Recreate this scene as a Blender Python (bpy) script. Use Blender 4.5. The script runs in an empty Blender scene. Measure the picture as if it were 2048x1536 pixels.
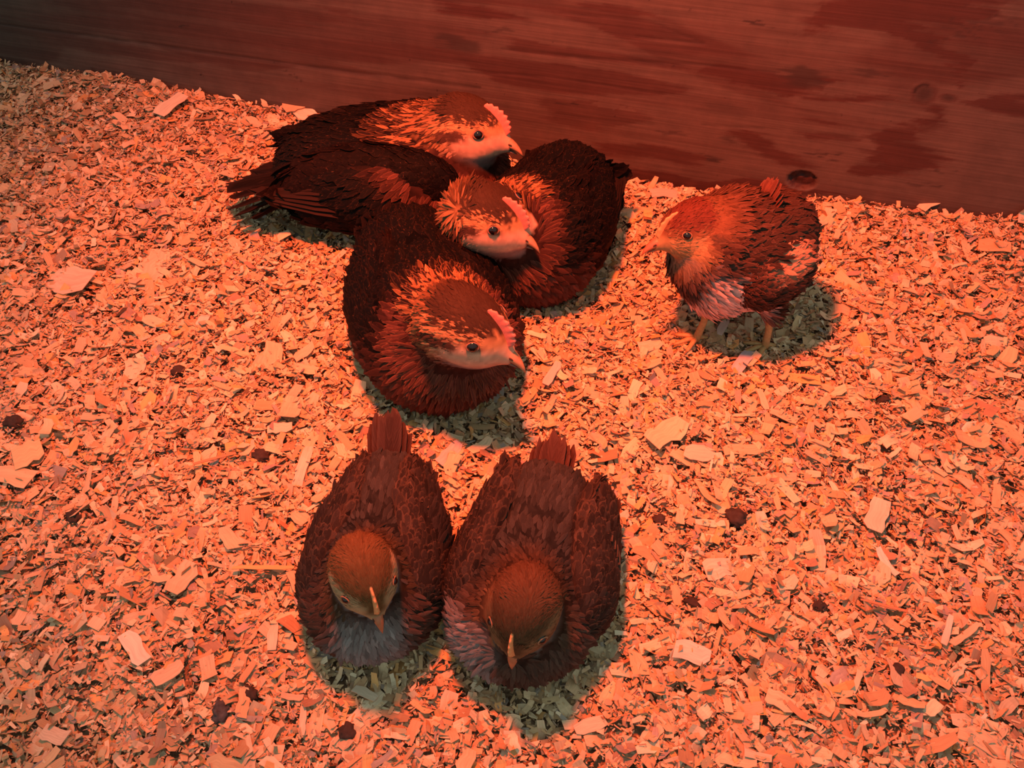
import bpy, math
import numpy as np
from mathutils import Vector, Matrix

# ------------------------------------------------------------------ camera, light, exposure
SC = bpy.context.scene
COL = SC.collection
F, CAMH = 1756.0, 0.5                      # focal length in px of a 2048 px wide frame, camera height (m)
cam_data = bpy.data.cameras.new('camera')
cam_data.sensor_width = 36.0
cam_data.lens = 36.0 * F / 2048.0
cam_data.clip_start = 0.01
cam = bpy.data.objects.new('camera', cam_data)
cam.location = (0, 0, CAMH)
cam.rotation_euler = (math.radians(45), 0, 0)
COL.objects.link(cam)
SC.camera = cam

world = bpy.data.worlds.new('world')
SC.world = world
world.use_nodes = True
world.node_tree.nodes['Background'].inputs[0].default_value = (0.76, 1.0, 0.92, 1)
world.node_tree.nodes['Background'].inputs[1].default_value = 0.48


def add_light(name, kind, loc, energy, color, **kw):
    d = bpy.data.lights.new(name, kind)
    d.energy = energy
    d.color = color
    for k, v in kw.items():
        setattr(d, k, v)
    o = bpy.data.objects.new(name, d)
    o.location = loc
    COL.objects.link(o)
    return o


# red heat bulb hanging over the birds in its reflector hood
lamp = add_light('heat_lamp', 'SPOT', (-0.09, 0.42, 0.80), 106.0, (1.0, 0.108, 0.030),
                 shadow_soft_size=0.04, spot_size=math.radians(97), spot_blend=1.0)
lamp.rotation_euler = (Vector((0.08, 0.68, 0.0)) - lamp.location).to_track_quat('-Z', 'Y').to_euler()
# small white LED of the phone that took the picture
led = add_light('phone_light', 'POINT', (0.012, 0.0, CAMH + 0.012), 0.25, (0.86, 1.0, 0.95), shadow_soft_size=0.006)

SC.view_settings.view_transform = 'Standard'
SC.view_settings.look = 'None'
SC.view_settings.exposure = 0.0
SC.view_settings.gamma = 1.0
SC.view_settings.use_curve_mapping = False

# ------------------------------------------------------------------ helpers
RNG = np.random.default_rng(7)
S2 = 2 ** -0.5


def G(px, py, z):
    """point at height z that shows at a pixel of the photograph"""
    d = np.array([(px - 1024) / F, S2 * (768 - py) / F + S2, S2 * (768 - py) / F - S2])
    t = (z - CAMH) / d[2]
    return np.array([0, 0, CAMH]) + d * t


def project(p):
    q = np.asarray(p, float) - [0, 0, CAMH]
    dep = q[..., 1] * S2 - q[..., 2] * S2
    up = q[..., 1] * S2 + q[..., 2] * S2
    return 1024 + F * q[..., 0] / dep, 768 - F * up / dep, dep


def hash2(i, j, seed):
    n = (i.astype(np.int64) * 374761393 + j.astype(np.int64) * 668265263 + seed * 1442695041) & 0x7fffffff
    n = ((n ^ (n >> 13)) * 1274126177) & 0x7fffffff
    n = n ^ (n >> 16)
    return (n & 0xffff) / 65535.0


def vnoise(x, y, seed=0):
    i, j = np.floor(x), np.floor(y)
    fx, fy = x - i, y - j
    fx, fy = fx * fx * (3 - 2 * fx), fy * fy * (3 - 2 * fy)
    a, b = hash2(i, j, seed), hash2(i + 1, j, seed)
    c, d = hash2(i, j + 1, seed), hash2(i + 1, j + 1, seed)
    return (a * (1 - fx) + b * fx) * (1 - fy) + (c * (1 - fx) + d * fx) * fy


def fbm(x, y, octv=4, seed=0):
    s, a, t = 0.0, 0.5, 0.0
    for k in range(octv):
        s = s + a * vnoise(x * 2 ** k, y * 2 ** k, seed + k * 17)
        t += a
        a *= 0.5
    return s / t


def sstep(a, b, x):
    t = np.clip((x - a) / (b - a), 0, 1)
    return t * t * (3 - 2 * t)


def mesh_from(name, verts, faces_flat, loop_tot, smooth=True):
    """fast mesh from numpy arrays"""
    m = bpy.data.meshes.new(name)
    verts = np.asarray(verts, np.float32).reshape(-1, 3)
    ff = np.asarray(faces_flat, np.int32).ravel()
    lt = np.asarray(loop_tot, np.int32)
    m.vertices.add(len(verts))
    m.vertices.foreach_set('co', verts.ravel())
    m.loops.add(len(ff))
    m.loops.foreach_set('vertex_index', ff)
    m.polygons.add(len(lt))
    m.polygons.foreach_set('loop_start', np.concatenate([[0], np.cumsum(lt)[:-1]]).astype(np.int32))
    m.polygons.foreach_set('loop_total', lt)
    m.polygons.foreach_set('use_smooth', np.full(len(lt), smooth, bool))
    m.update(calc_edges=True)
    m.validate()
    return m


def quads_mesh(name, verts, quads, smooth=True):
    return mesh_from(name, verts, quads, np.full(len(quads), 4), smooth)


def pcol(m, name, arr):
    a = m.attributes.new(name, 'FLOAT_COLOR', 'POINT')
    arr = np.asarray(arr, np.float32)
    if arr.shape[1] == 3:
        arr = np.concatenate([arr, np.ones((len(arr), 1), np.float32)], 1)
    a.data.foreach_set('color', arr.ravel())


def link(name, m, mat, parent=None, kind=None, smooth=None):
    o = bpy.data.objects.new(name, m)
    COL.objects.link(o)
    if mat is not None and len(m.materials) == 0:
        m.materials.append(mat)
    if parent is not None:
        o.parent = parent
    if kind:
        o['kind'] = kind
    return o


def tag(o, label, cat, group=None):
    o['label'] = label
    o['category'] = cat
    if group:
        o['group'] = group
    return o


# ------------------------------------------------------------------ materials
def new_mat(name):
    m = bpy.data.materials.new(name)
    m.use_nodes = True
    nt = m.node_tree
    return m, nt, nt.nodes['Principled BSDF']


def nd(nt, t, **kw):
    n = nt.nodes.new(t)
    for k, v in kw.items():
        setattr(n, k, v)
    return n


def mth(nt, op, a, b=None, c=None, clamp=False):
    n = nt.nodes.new('ShaderNodeMath')
    n.operation = op
    n.use_clamp = clamp
    for i, v in enumerate((a, b, c)):
        if v is None:
            continue
        if isinstance(v, (int, float)):
            n.inputs[i].default_value = v
        else:
            nt.links.new(v, n.inputs[i])
    return n.outputs[0]


def mixc(nt, fac, a, b, mode='MIX'):
    n = nt.nodes.new('ShaderNodeMix')
    n.data_type = 'RGBA'
    n.blend_type = mode
    for s, v in ((n.inputs[0], fac), (n.inputs[6], a), (n.inputs[7], b)):
        if isinstance(v, (int, float)):
            s.default_value = v
        elif isinstance(v, tuple):
            s.default_value = (*v, 1) if len(v) == 3 else v
        else:
            nt.links.new(v, s)
    return n.outputs[2]


def plain_mat(name, color, rough=0.5, spec=0.5, noise=0.0, scale=200, coat=0.0, sss=0.0):
    m, nt, b = new_mat(name)
    b.inputs['Roughness'].default_value = rough
    b.inputs['Specular IOR Level'].default_value = spec
    b.inputs['Coat Weight'].default_value = coat
    if sss:
        b.inputs['Subsurface Weight'].default_value = sss
        b.inputs['Subsurface Radius'].default_value = (0.003, 0.001, 0.0005)
    tc = nd(nt, 'ShaderNodeTexCoord')
    n = nd(nt, 'ShaderNodeTexNoise')
    n.inputs['Scale'].default_value = scale
    n.inputs['Detail'].default_value = 3
    nt.links.new(tc.outputs['Object'], n.inputs['Vector'])
    dark = tuple(c * (1 - noise) for c in color)
    lite = tuple(min(1, c * (1 + noise)) for c in color)
    nt.links.new(mixc(nt, n.outputs['Fac'], dark, lite), b.inputs['Base Color'])
    return m


def make_feather_mat():
    m, nt, b = new_mat('feather')
    att = {}
    for k in ('ca', 'cb', 'pat', 'fuv'):
        a = nd(nt, 'ShaderNodeAttribute')
        a.attribute_name = k
        att[k] = a
    s = nd(nt, 'ShaderNodeSeparateColor')
    nt.links.new(att['pat'].outputs['Color'], s.inputs[0])
    uv = nd(nt, 'ShaderNodeSeparateColor')
    nt.links.new(att['fuv'].outputs['Color'], uv.inputs[0])
    u, v, rnd = uv.outputs[0], uv.outputs[1], uv.outputs[2]      # u 0..1 across (0.5 = shaft), v 0..1 along
    au = mth(nt, 'ABSOLUTE', mth(nt, 'MULTIPLY_ADD', u, 2.0, -1.0))
    # edge lacing: side edges and tip
    tip = mth(nt, 'MULTIPLY_ADD', v, 1.0, 0.0)
    rim = mth(nt, 'MAXIMUM', au, mth(nt, 'MULTIPLY_ADD', tip, 3.2, -2.2))
    edge = mth(nt, 'MULTIPLY', mth(nt, 'MULTIPLY_ADD', rim, 4.0, -2.1, True), s.outputs[0])
    shaft = mth(nt, 'MULTIPLY', mth(nt, 'MULTIPLY_ADD', au, -7.0, 1.3, True), s.outputs[1])
    # broken bars / flecks
    cx = nd(nt, 'ShaderNodeCombineXYZ')
    nt.links.new(mth(nt, 'MULTIPLY_ADD', rnd, 31.0, mth(nt, 'MULTIPLY', u, 2.2)), cx.inputs[0])
    nt.links.new(mth(nt, 'MULTIPLY_ADD', v, 5.0, mth(nt, 'MULTIPLY', au, -1.6)), cx.inputs[1])
    nt.links.new(mth(nt, 'MULTIPLY', rnd, 57.0), cx.inputs[2])
    nz = nd(nt, 'ShaderNodeTexNoise')
    nz.inputs['Scale'].default_value = 1.9
    nz.inputs['Detail'].default_value = 2.5
    nt.links.new(cx.outputs[0], nz.inputs['Vector'])
    bar = mth(nt, 'MULTIPLY', mth(nt, 'MULTIPLY_ADD', nz.outputs['Fac'], 9.0, -5.5, True), s.outputs[2])
    fac = mth(nt, 'MAXIMUM', mth(nt, 'MAXIMUM', edge, shaft), bar)
    col = mixc(nt, fac, att['ca'].outputs['Color'], att['cb'].outputs['Color'])
    # barb streaks
    cy = nd(nt, 'ShaderNodeCombineXYZ')
    nt.links.new(mth(nt, 'MULTIPLY_ADD', v, 26.0, mth(nt, 'MULTIPLY', au, -9.0)), cy.inputs[0])
    nt.links.new(mth(nt, 'MULTIPLY', rnd, 91.0), cy.inputs[1])
    n2 = nd(nt, 'ShaderNodeTexNoise')
    n2.inputs['Scale'].default_value = 1.0
    n2.inputs['Detail'].default_value = 2.0
    nt.links.new(cy.outputs[0], n2.inputs['Vector'])
    streak = mth(nt, 'MULTIPLY_ADD', n2.outputs['Fac'], 1.3, 0.38)
    cc = nd(nt, 'ShaderNodeCombineColor')
    for k in range(3):
        nt.links.new(streak, cc.inputs[k])
    nt.links.new(mixc(nt, 1.0, col, cc.outputs[0], 'MULTIPLY'), b.inputs['Base Color'])
    b.inputs['Roughness'].default_value = 0.62
    b.inputs['Specular IOR Level'].default_value = 0.04
    return m


def make_chip_mat():
    m, nt, b = new_mat('wood_shaving')
    a = nd(nt, 'ShaderNodeAttribute'); a.attribute_name = 'ca'
    t = nd(nt, 'ShaderNodeAttribute'); t.attribute_name = 'fuv'
    uv = nd(nt, 'ShaderNodeSeparateColor')
    nt.links.new(t.outputs['Color'], uv.inputs[0])
    cx = nd(nt, 'ShaderNodeCombineXYZ')
    nt.links.new(mth(nt, 'MULTIPLY', uv.outputs[0], 9.0), cx.inputs[0])
    nt.links.new(mth(nt, 'MULTIPLY', uv.outputs[1], 1.5), cx.inputs[1])
    nt.links.new(mth(nt, 'MULTIPLY', uv.outputs[2], 97.0), cx.inputs[2])
    n = nd(nt, 'ShaderNodeTexNoise')
    n.inputs['Scale'].default_value = 1.3
    n.inputs['Detail'].default_value = 3
    nt.links.new(cx.outputs[0], n.inputs['Vector'])
    g = mth(nt, 'MULTIPLY_ADD', n.outputs['Fac'], 0.62, 0.68)
    cc = nd(nt, 'ShaderNodeCombineColor')
    for k in range(3):
        nt.links.new(g, cc.inputs[k])
    nt.links.new(mixc(nt, 1.0, a.outputs['Color'], cc.outputs[0], 'MULTIPLY'), b.inputs['Base Color'])
    b.inputs['Roughness'].default_value = 0.7
    b.inputs['Specular IOR Level'].default_value = 0.3
    b.inputs['Transmission Weight'].default_value = 0.0
    return m


def make_bed_mat():
    m, nt, b = new_mat('bedding_dust')
    tc = nd(nt, 'ShaderNodeTexCoord')
    v = nd(nt, 'ShaderNodeTexVoronoi')
    v.inputs['Scale'].default_value = 260
    nt.links.new(tc.outputs['Object'], v.inputs['Vector'])
    n = nd(nt, 'ShaderNodeTexNoise')
    n.inputs['Scale'].default_value = 90
    n.inputs['Detail'].default_value = 5
    nt.links.new(tc.outputs['Object'], n.inputs['Vector'])
    s = nd(nt, 'ShaderNodeSeparateColor')
    nt.links.new(v.outputs['Color'], s.inputs[0])
    c1 = mixc(nt, s.outputs[0], (0.20, 0.11, 0.06), (0.50, 0.33, 0.19))
    nt.links.new(mixc(nt, n.outputs['Fac'], (0.15, 0.09, 0.05), c1), b.inputs['Base Color'])
    b.inputs['Roughness'].default_value = 0.9
    bp = nd(nt, 'ShaderNodeBump')
    bp.inputs['Strength'].default_value = 0.8
    bp.inputs['Distance'].default_value = 0.004
    nt.links.new(v.outputs['Distance'], bp.inputs['Height'])
    nt.links.new(bp.outputs[0], b.inputs['Normal'])
    return m


def make_ply_mat():
    m, nt, b = new_mat('plywood')
    a = nd(nt, 'ShaderNodeAttribute'); a.attribute_name = 'ca'      # r dark latewood, g stain, b crack / hole
    s = nd(nt, 'ShaderNodeSeparateColor')
    nt.links.new(a.outputs['Color'], s.inputs[0])
    tc = nd(nt, 'ShaderNodeTexCoord')
    mp = nd(nt, 'ShaderNodeMapping')
    mp.inputs['Scale'].default_value = (9, 1, 420)
    nt.links.new(tc.outputs['Object'], mp.inputs['Vector'])
    fine = nd(nt, 'ShaderNodeTexNoise')
    fine.inputs['Scale'].default_value = 1.0
    fine.inputs['Detail'].default_value = 4
    nt.links.new(mp.outputs[0], fine.inputs['Vector'])
    n2 = nd(nt, 'ShaderNodeTexNoise')
    n2.inputs['Scale'].default_value = 34
    n2.inputs['Detail'].default_value = 6
    n2.inputs['Roughness'].default_value = 0.65
    nt.links.new(tc.outputs['Object'], n2.inputs['Vector'])
    base = mixc(nt, n2.outputs['Fac'], (0.046, 0.033, 0.027), (0.122, 0.082, 0.065))
    dark = mixc(nt, n2.outputs['Fac'], (0.034, 0.014, 0.011), (0.070, 0.028, 0.022))
    col = mixc(nt, s.outputs[0], base, dark)
    g = mth(nt, 'MULTIPLY_ADD', fine.outputs['Fac'], 0.9, 0.55)
    cc = nd(nt, 'ShaderNodeCombineColor')
    for k in range(3):
        nt.links.new(g, cc.inputs[k])
    col = mixc(nt, 1.0, col, cc.outputs[0], 'MULTIPLY')
    col = mixc(nt, s.outputs[1], col, (0.026, 0.018, 0.016))
    col = mixc(nt, s.outputs[2], col, (0.008, 0.005, 0.005))
    # specks of dirt
    n3 = nd(nt, 'ShaderNodeTexNoise')
    n3.inputs['Scale'].default_value = 130
    n3.inputs['Detail'].default_value = 2
    nt.links.new(tc.outputs['Object'], n3.inputs['Vector'])
    sp = mth(nt, 'MULTIPLY_ADD', n3.outputs['Fac'], 9.0, -6.3, True)
    col = mixc(nt, sp, col, (0.022, 0.014, 0.012))
    nt.links.new(col, b.inputs['Base Color'])
    b.inputs['Roughness'].default_value = 0.62
    b.inputs['Specular IOR Level'].default_value = 0.3
    bp = nd(nt, 'ShaderNodeBump')
    bp.inputs['Strength'].default_value = 0.25
    bp.inputs['Distance'].default_value = 0.0012
    nt.links.new(fine.outputs['Fac'], bp.inputs['Height'])
    nt.links.new(bp.outputs[0], b.inputs['Normal'])
    return m


MAT_F = make_feather_mat()
MAT_CHIP = make_chip_mat()
MAT_BED = make_bed_mat()
MAT_PLY = make_ply_mat()
MAT_EYE = plain_mat('eye_dark', (0.008, 0.005, 0.005), 0.05, 0.5, 0.2, 100)
MAT_LID = plain_mat('eyelid', (0.22, 0.11, 0.07), 0.55, 0.3, 0.25, 600)
MAT_LID_C = plain_mat('eyelid_young', (0.26, 0.14, 0.075), 0.55, 0.3, 0.25, 600)
MAT_BEAK = plain_mat('beak_horn', (0.42, 0.21, 0.11), 0.35, 0.5, 0.3, 300)
MAT_BEAK_D = plain_mat('beak_dark', (0.23, 0.10, 0.07), 0.4, 0.5, 0.3, 300)
MAT_BEAK_C = plain_mat('beak_young', (0.42, 0.13, 0.06), 0.38, 0.5, 0.35, 300)
MAT_NOSTRIL = plain_mat('nostril', (0.05, 0.02, 0.015), 0.7, 0.2, 0.2, 300)
MAT_COMB = plain_mat('comb_skin', (0.72, 0.20, 0.15), 0.5, 0.35, 0.22, 900)
MAT_COMB_C = plain_mat('comb_skin_young', (0.72, 0.30, 0.12), 0.5, 0.35, 0.2, 900)
MAT_LEG = plain_mat('leg_scales', (0.42, 0.25, 0.10), 0.5, 0.4, 0.35, 500)
MAT_CLAW = plain_mat('claw', (0.20, 0.11, 0.06), 0.4, 0.4, 0.2, 300)
MAT_DROP = plain_mat('dropping_dry', (0.045, 0.030, 0.024), 0.85, 0.2, 0.7, 260)
MAT_DROPG = plain_mat('dropping_grey', (0.062, 0.060, 0.062), 0.8, 0.2, 0.95, 320)
MAT_STRAW = plain_mat('straw', (0.60, 0.38, 0.16), 0.55, 0.3, 0.3, 200)

# ------------------------------------------------------------------ the setting: plywood wall, floor, bedding
WA, WB = G(0, 140, 0), G(2048, 468, 0)
WDIR = (WB - WA) / np.linalg.norm(WB - WA)                 # along the wall, to the right
WN = np.array([WDIR[1], -WDIR[0], 0])                      # out of the wall, towards the camera
WYAW = math.atan2(WDIR[1], WDIR[0])


def wall_uv(px, py):
    """pixel -> (along, up) on the face of the wall"""
    d = np.array([(px - 1024) / F, S2 * (768 - py) / F + S2, S2 * (768 - py) / F - S2])
    o = np.array([0, 0, CAMH])
    t = np.dot(WA - o, WN) / np.dot(d, WN)
    p = o + d * t
    return np.dot(p - WA, WDIR), p[2]


def wall_dist(x, y):
    return (x - WA[0]) * WN[0] + (y - WA[1]) * WN[1]


def in_poly(u, v, poly):
    r = np.zeros(u.shape, bool)
    n = len(poly)
    for i in range(n):
        x0, y0 = poly[i]
        x1, y1 = poly[(i + 1) % n]
        c = ((y0 > v) != (y1 > v)) & (u < (x1 - x0) * (v - y0) / (y1 - y0 + 1e-12) + x0)
        r ^= c
    return r


def build_wall():
    u = np.concatenate([np.arange(-0.9, -0.05, 0.02), np.arange(-0.05, 1.32, 0.0022), np.arange(1.32, 2.1, 0.02)])
    v = np.concatenate([np.arange(-0.06, 0.30, 0.0016), np.arange(0.30, 0.62, 0.02)])
    U, V = np.meshgrid(u, v, indexing='ij')
    wu = U + (fbm(U * 30, V * 300, 4, 5) - 0.5) * 0.06 + (fbm(U * 14, V * 40, 3, 9) - 0.5) * 0.016
    wv = V + (fbm(U * 16, V * 60, 3, 21) - 0.5) * 0.010
    # broad cathedral grain: streaks that run along the sheet
    g = fbm(U * 2.2 + 3.1, V * 20 + (fbm(U * 3, V * 9, 2, 77) - 0.5) * 3.0, 4, 3)
    lat = 0.55 * sstep(0.53, 0.60, g) + 0.25 * sstep(0.46, 0.52, fbm(U * 3.1, V * 70, 3, 31))
    st = np.zeros_like(U)
    polys = [
        [(1670, -20), (2020, -20), (1990, 30), (1920, 48), (1850, 42), (1875, 62), (1930, 85), (1935, 108), (1962, 115), (1935, 135),
         (1937, 160), (1927, 180), (1908, 165), (1903, 140), (1880, 120), (1820, 85), (1760, 60), (1660, 50), (1600, 80), (1615, 40)],
        [(1600, 192), (1780, 193), (1822, 210), (1882, 213), (1894, 222), (1880, 245), (1832, 265), (1836, 285), (1872, 308), (1900, 318),
         (1882, 333), (1800, 346), (1720, 354), (1690, 342), (1755, 302), (1740, 275), (1790, 250), (1866, 234), (1852, 222), (1800, 206), (1600, 200)],
        [(1922, 206), (2000, 192), (2070, 188), (2070, 240), (1965, 222)],
        [(1390, 140), (1440, 126), (1560, 150), (1700, 160), (1650, 166), (1612, 162), (1616, 186), (1570, 196), (1500, 176), (1430, 160)],
        [(1448, 252), (1500, 262), (1560, 296), (1652, 338), (1560, 334), (1500, 292)],
        [(1570, 235), (1630, 238), (1735, 262), (1640, 252)],
        [(1580, 262), (1640, 268), (1730, 282), (1640, 286)],
        [(1180, 286), (1300, 288), (1420, 318), (1400, 335), (1300, 312), (1200, 305)],
        [(1170, 333), (1330, 343), (1400, 362), (1500, 357), (1700, 388), (1400, 390), (1180, 372)],
        [(845, -10), (960, 10), (1060, 42), (960, 36), (880, 24)],
        [(1130, 5), (1250, 10), (1330, 30), (1200, 28)],
        [(1190, 40), (1300, 62), (1340, 82), (1250, 78), (1200, 60)],
        [(635, 8), (700, 18), (730, 44), (690, 42)],
        [(870, 105), (1000, 112), (1210, 140), (1400, 175), (1330, 190), (1150, 190), (1000, 165)],
        [(1000, 70), (1100, 90), (1390, 130), (1380, 140), (1200, 125), (1020, 100)],
        [(30, 45), (120, 70), (330, 100), (450, 128), (300, 118), (80, 90)],
        [(100, -5), (180, 0), (200, 20), (120, 14)],
        [(500, 100), (700, 130), (760, 150), (600, 135)],
        [(1080, 195), (1240, 205), (1300, 240), (1180, 262), (1080, 240)],
    ]
    tone = [1, 1, 1, 1, .95, .9, .9, .9, 1, 1, .9, .85, .7, .8, .75, .7, .7, .5, .6]
    for poly, t in zip(polys, tone):
        pl = [wall_uv(*p) for p in poly]
        acc = 0
        for a_, b_ in ((1, 1), (.55, .6), (.2, .3), (-.3, 1.3), (1.5, .1)):
            acc = acc + in_poly(U + (wu - U) * a_, V + (wv - V) * b_, pl) / 5
        lat = np.maximum(lat, t * acc)
    light = [[(1195, 198), (1225, 192), (1255, 208), (1245, 222), (1200, 220)],
             [(1640, 165), (1700, 162), (1800, 180), (1795, 192), (1640, 188)],
             [(1200, 312), (1310, 316), (1370, 340), (1290, 335), (1190, 325)]]
    for poly in light:
        lat = np.where(in_poly(wu, wv, [wall_uv(*p) for p in poly]), 0.05, lat)
    # greyish stains
    for px, py, rx, ry, a in [(1600, 155, 42, 24, .75), (910, 85, 38, 16, .6), (1725, 143, 28, 12, .55), (1300, 115, 40, 22, .35), (870, 195, 50, 14, .4),
                              (980, 56, 14, 9, .5), (1525, 50, 12, 8, .9), (1655, 312, 10, 9, .8), (1430, 323, 22, 5, .9), (1850, 370, 14, 6, .6),
                              (1905, 340, 8, 5, .6), (1445, 215, 50, 14, .3), (1900, 60, 10, 40, .45), (1960, 45, 8, 36, .45), (2010, 45, 8, 24, .3),
                              (365, 52, 8, 3, .9), (580, 150, 5, 10, .6), (1115, 205, 8, 4, .8), (1350, 268, 12, 8, .5), (1460, 280, 16, 8, .5)]:
        cu, cv = wall_uv(px, py)
        su = abs(wall_uv(px + rx, py + 0.16 * rx)[0] - cu)
        sv = abs(wall_uv(px, py + ry)[1] - cv)
        d = np.hypot((wu - cu) / su, (wv - cv) / sv)
        st = np.maximum(st, a * (1 - sstep(0.6, 1.25, d)))
    # knots, with the grain bent round them
    crack = np.zeros_like(U)
    off = np.zeros_like(U)
    for px, py, rx, ry, deep in [(1848, 188, 25, 23, 0), (1897, 196, 18, 8, 0), (1604, 361, 29, 19, 1)]:
        cu, cv = wall_uv(px, py)
        su = abs(wall_uv(px + rx, py + 0.16 * rx)[0] - cu)
        sv = abs(wall_uv(px, py + ry)[1] - cv)
        d = np.hypot((U - cu) / su, (V - cv) / sv)
        if deep:
            ins = 1 - sstep(0.9, 1.0, d)
            rough = fbm(U * 420, V * 420, 2, 88)
            lat = np.maximum(lat, ins)
            crack = np.maximum(crack, ins * np.clip(0.15 + 1.5 * (rough - 0.42), 0, 0.9))
            off -= ins * (0.004 + 0.004 * rough)
            lat = np.where((d > 1.0) & (d < 1.22), 0.1, lat)
        else:
            ring = 0.5 + 0.5 * np.sin(d * 9 + 0.6 * np.sin(6 * np.arctan2(V - cv, U - cu)))
            ins = 1 - sstep(1.0, 1.5, d)
            lat = lat * (1 - ins) + ins * (0.25 + 0.45 * ring)
            st = np.maximum(st, ins * 0.75 * (1 - sstep(0.3, 1.1, d)))
            crack = np.maximum(crack, (0.8 if rx > 20 else 0.3) * np.exp(-((np.hypot((U - cu + su * .15) / su, (V - cv - sv * .2) / sv) - 0.6) / 0.12) ** 2)
                               * ((U < cu + .1 * su) & (V > cv)))
    # long split in the face veneer and finer checks
    for pts, w, a in [([(-60, 40), (0, 48), (240, 80), (470, 112), (600, 130), (850, 162), (960, 176)], 0.0016, 1.0),
                      ([(1000, 98), (1200, 118), (1420, 131), (1560, 145)], 0.0012, .7),
                      ([(880, 142), (1100, 152), (1330, 190)], 0.0011, .6), ([(1110, 225), (1200, 240), (1310, 250)], 0.0012, .6),
                      ([(1120, 25), (1300, 42), (1410, 88)], 0.0010, .5), ([(1270, 73), (1410, 88)], 0.0011, .7),
                      ([(640, 172), (900, 196), (1090, 226)], 0.0009, .35), ([(1400, 250), (1560, 258), (1700, 275)], 0.001, .6)]:
        q = np.array([wall_uv(*p) for p in pts])
        vv = np.interp(U, q[:, 0], q[:, 1], left=9, right=9) + (fbm(U * 40, U * 0 + 3.3, 3, 15) - 0.5) * 0.002
        ln = np.exp(-((V - vv) / w) ** 2)
        crack = np.maximum(crack, .7 * a * ln * (0.2 + 0.8 * fbm(U * 60, U * 0, 3, 4)))
        off -= ln * 0.0007 * a
    P = WA[None, None, :] * 0
    X, Y, Z = U, off * 0 - off, V
    verts = np.stack([U, -off, V], -1)       # local: +x along the sheet, -y out of it
    nu, nv = len(u), len(v)
    idx = np.arange(nu * nv).reshape(nu, nv)
    quads = np.stack([idx[:-1, :-1], idx[1:, :-1], idx[1:, 1:], idx[:-1, 1:]], -1).reshape(-1, 4)
    # edges and back of the 18 mm sheet
    n0 = nu * nv
    T = 0.018
    extra = np.array([[u[0], T, v[0]], [u[-1], T, v[0]], [u[-1], T, v[-1]], [u[0], T, v[-1]]])
    verts = np.concatenate([verts.reshape(-1, 3), extra])
    c = [idx[0, 0], idx[-1, 0], idx[-1, -1], idx[0, -1]]
    eq = [[n0 + 1, n0, n0 + 3, n0 + 2], [c[0], n0, n0 + 1, c[1]], [c[1], n0 + 1, n0 + 2, c[2]], [c[2], n0 + 2, n0 + 3, c[3]], [c[3], n0 + 3, n0, c[0]]]
    m = quads_mesh('wall_back', verts, np.concatenate([quads, np.array(eq)]))
    ca = np.stack([lat, st, crack], -1).reshape(-1, 3)
    pcol(m, 'ca', np.concatenate([ca, np.zeros((4, 3))]))
    o = link('wall_back', m, MAT_PLY, kind='structure')
    o.location = WA
    o.rotation_euler = (0, 0, WYAW)
    o['label'] = 'weathered red-lit plywood sheet wall with knots and a long split'
    return o


build_wall()

WEDGE = np.array([wall_uv(px, 140 + 0.16 * px)[0] for px in (-400, 0, 330, 640, 900, 1250, 1450, 1620, 1880, 2048, 2500)])
WEDZ = np.array([.010, .014, .012, .004, -.006, -.017, -.006, .004, .012, .018, .022])


def hgt(x, y):
    """top of the litter"""
    h = (fbm(x * 9 + 5, y * 9 + 2, 3, 41) - 0.5) * 0.016 + (fbm(x * 45, y * 45, 2, 43) - 0.5) * 0.007
    d = wall_dist(x, y)
    u = (x - WA[0]) * WDIR[0] + (y - WA[1]) * WDIR[1]
    return h + np.interp(u, WEDGE, WEDZ) * np.exp(-np.clip(d, 0, 9) / 0.055)


def build_floor():
    m = bpy.data.meshes.new('floor')
    m.from_pydata([(-1.6, -.5, -.05), (1.6, -.5, -.05), (1.6, 1.6, -.05), (-1.6, 1.6, -.05)], [], [(0, 1, 2, 3)])
    o = link('floor', m, plain_mat('floor_boards', (0.16, 0.09, 0.06), 0.8, 0.2, 0.4, 20), kind='structure')
    o['label'] = 'brooder floor under the wood shavings'
    # bedding mass
    us = np.concatenate([np.arange(-1.0, 2.2, 0.006)])
    ds = np.concatenate([np.arange(0, 1.1, 0.006), np.arange(1.1, 1.5, 0.05)])
    U, Dd = np.meshgrid(us, ds, indexing='ij')
    X = WA[0] + U * WDIR[0] + Dd * WN[0]
    Y = WA[1] + U * WDIR[1] + Dd * WN[1]
    Z = hgt(X, Y) - 0.003 + (fbm(X * 160, Y * 160, 2, 61) - .5) * .006
    nu, nv = X.shape
    idx = np.arange(nu * nv).reshape(nu, nv)
    q = np.stack([idx[:-1, :-1], idx[:-1, 1:], idx[1:, 1:], idx[1:, :-1]], -1).reshape(-1, 4)
    bed = quads_mesh('bedding', np.stack([X, Y, Z], -1).reshape(-1, 3), q)
    b = link('bedding', bed, MAT_BED, kind='stuff')
    tag(b, 'deep bed of fine wood shavings and dust covering the brooder floor', 'bedding')
    return b


build_floor()

PAL = np.array([[.66, .47, .31], [.60, .40, .24], [.70, .53, .37], [.52, .33, .19], [.58, .43, .30], [.44, .27, .16], [.72, .58, .44], [.36, .24, .17], [.34, .28, .26], [.70, .38, .16]])
PAL = PAL * np.array([.97, .93, .84])
PALP = np.array([.17, .17, .13, .13, .12, .07, .05, .05, .05, .06])


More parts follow.
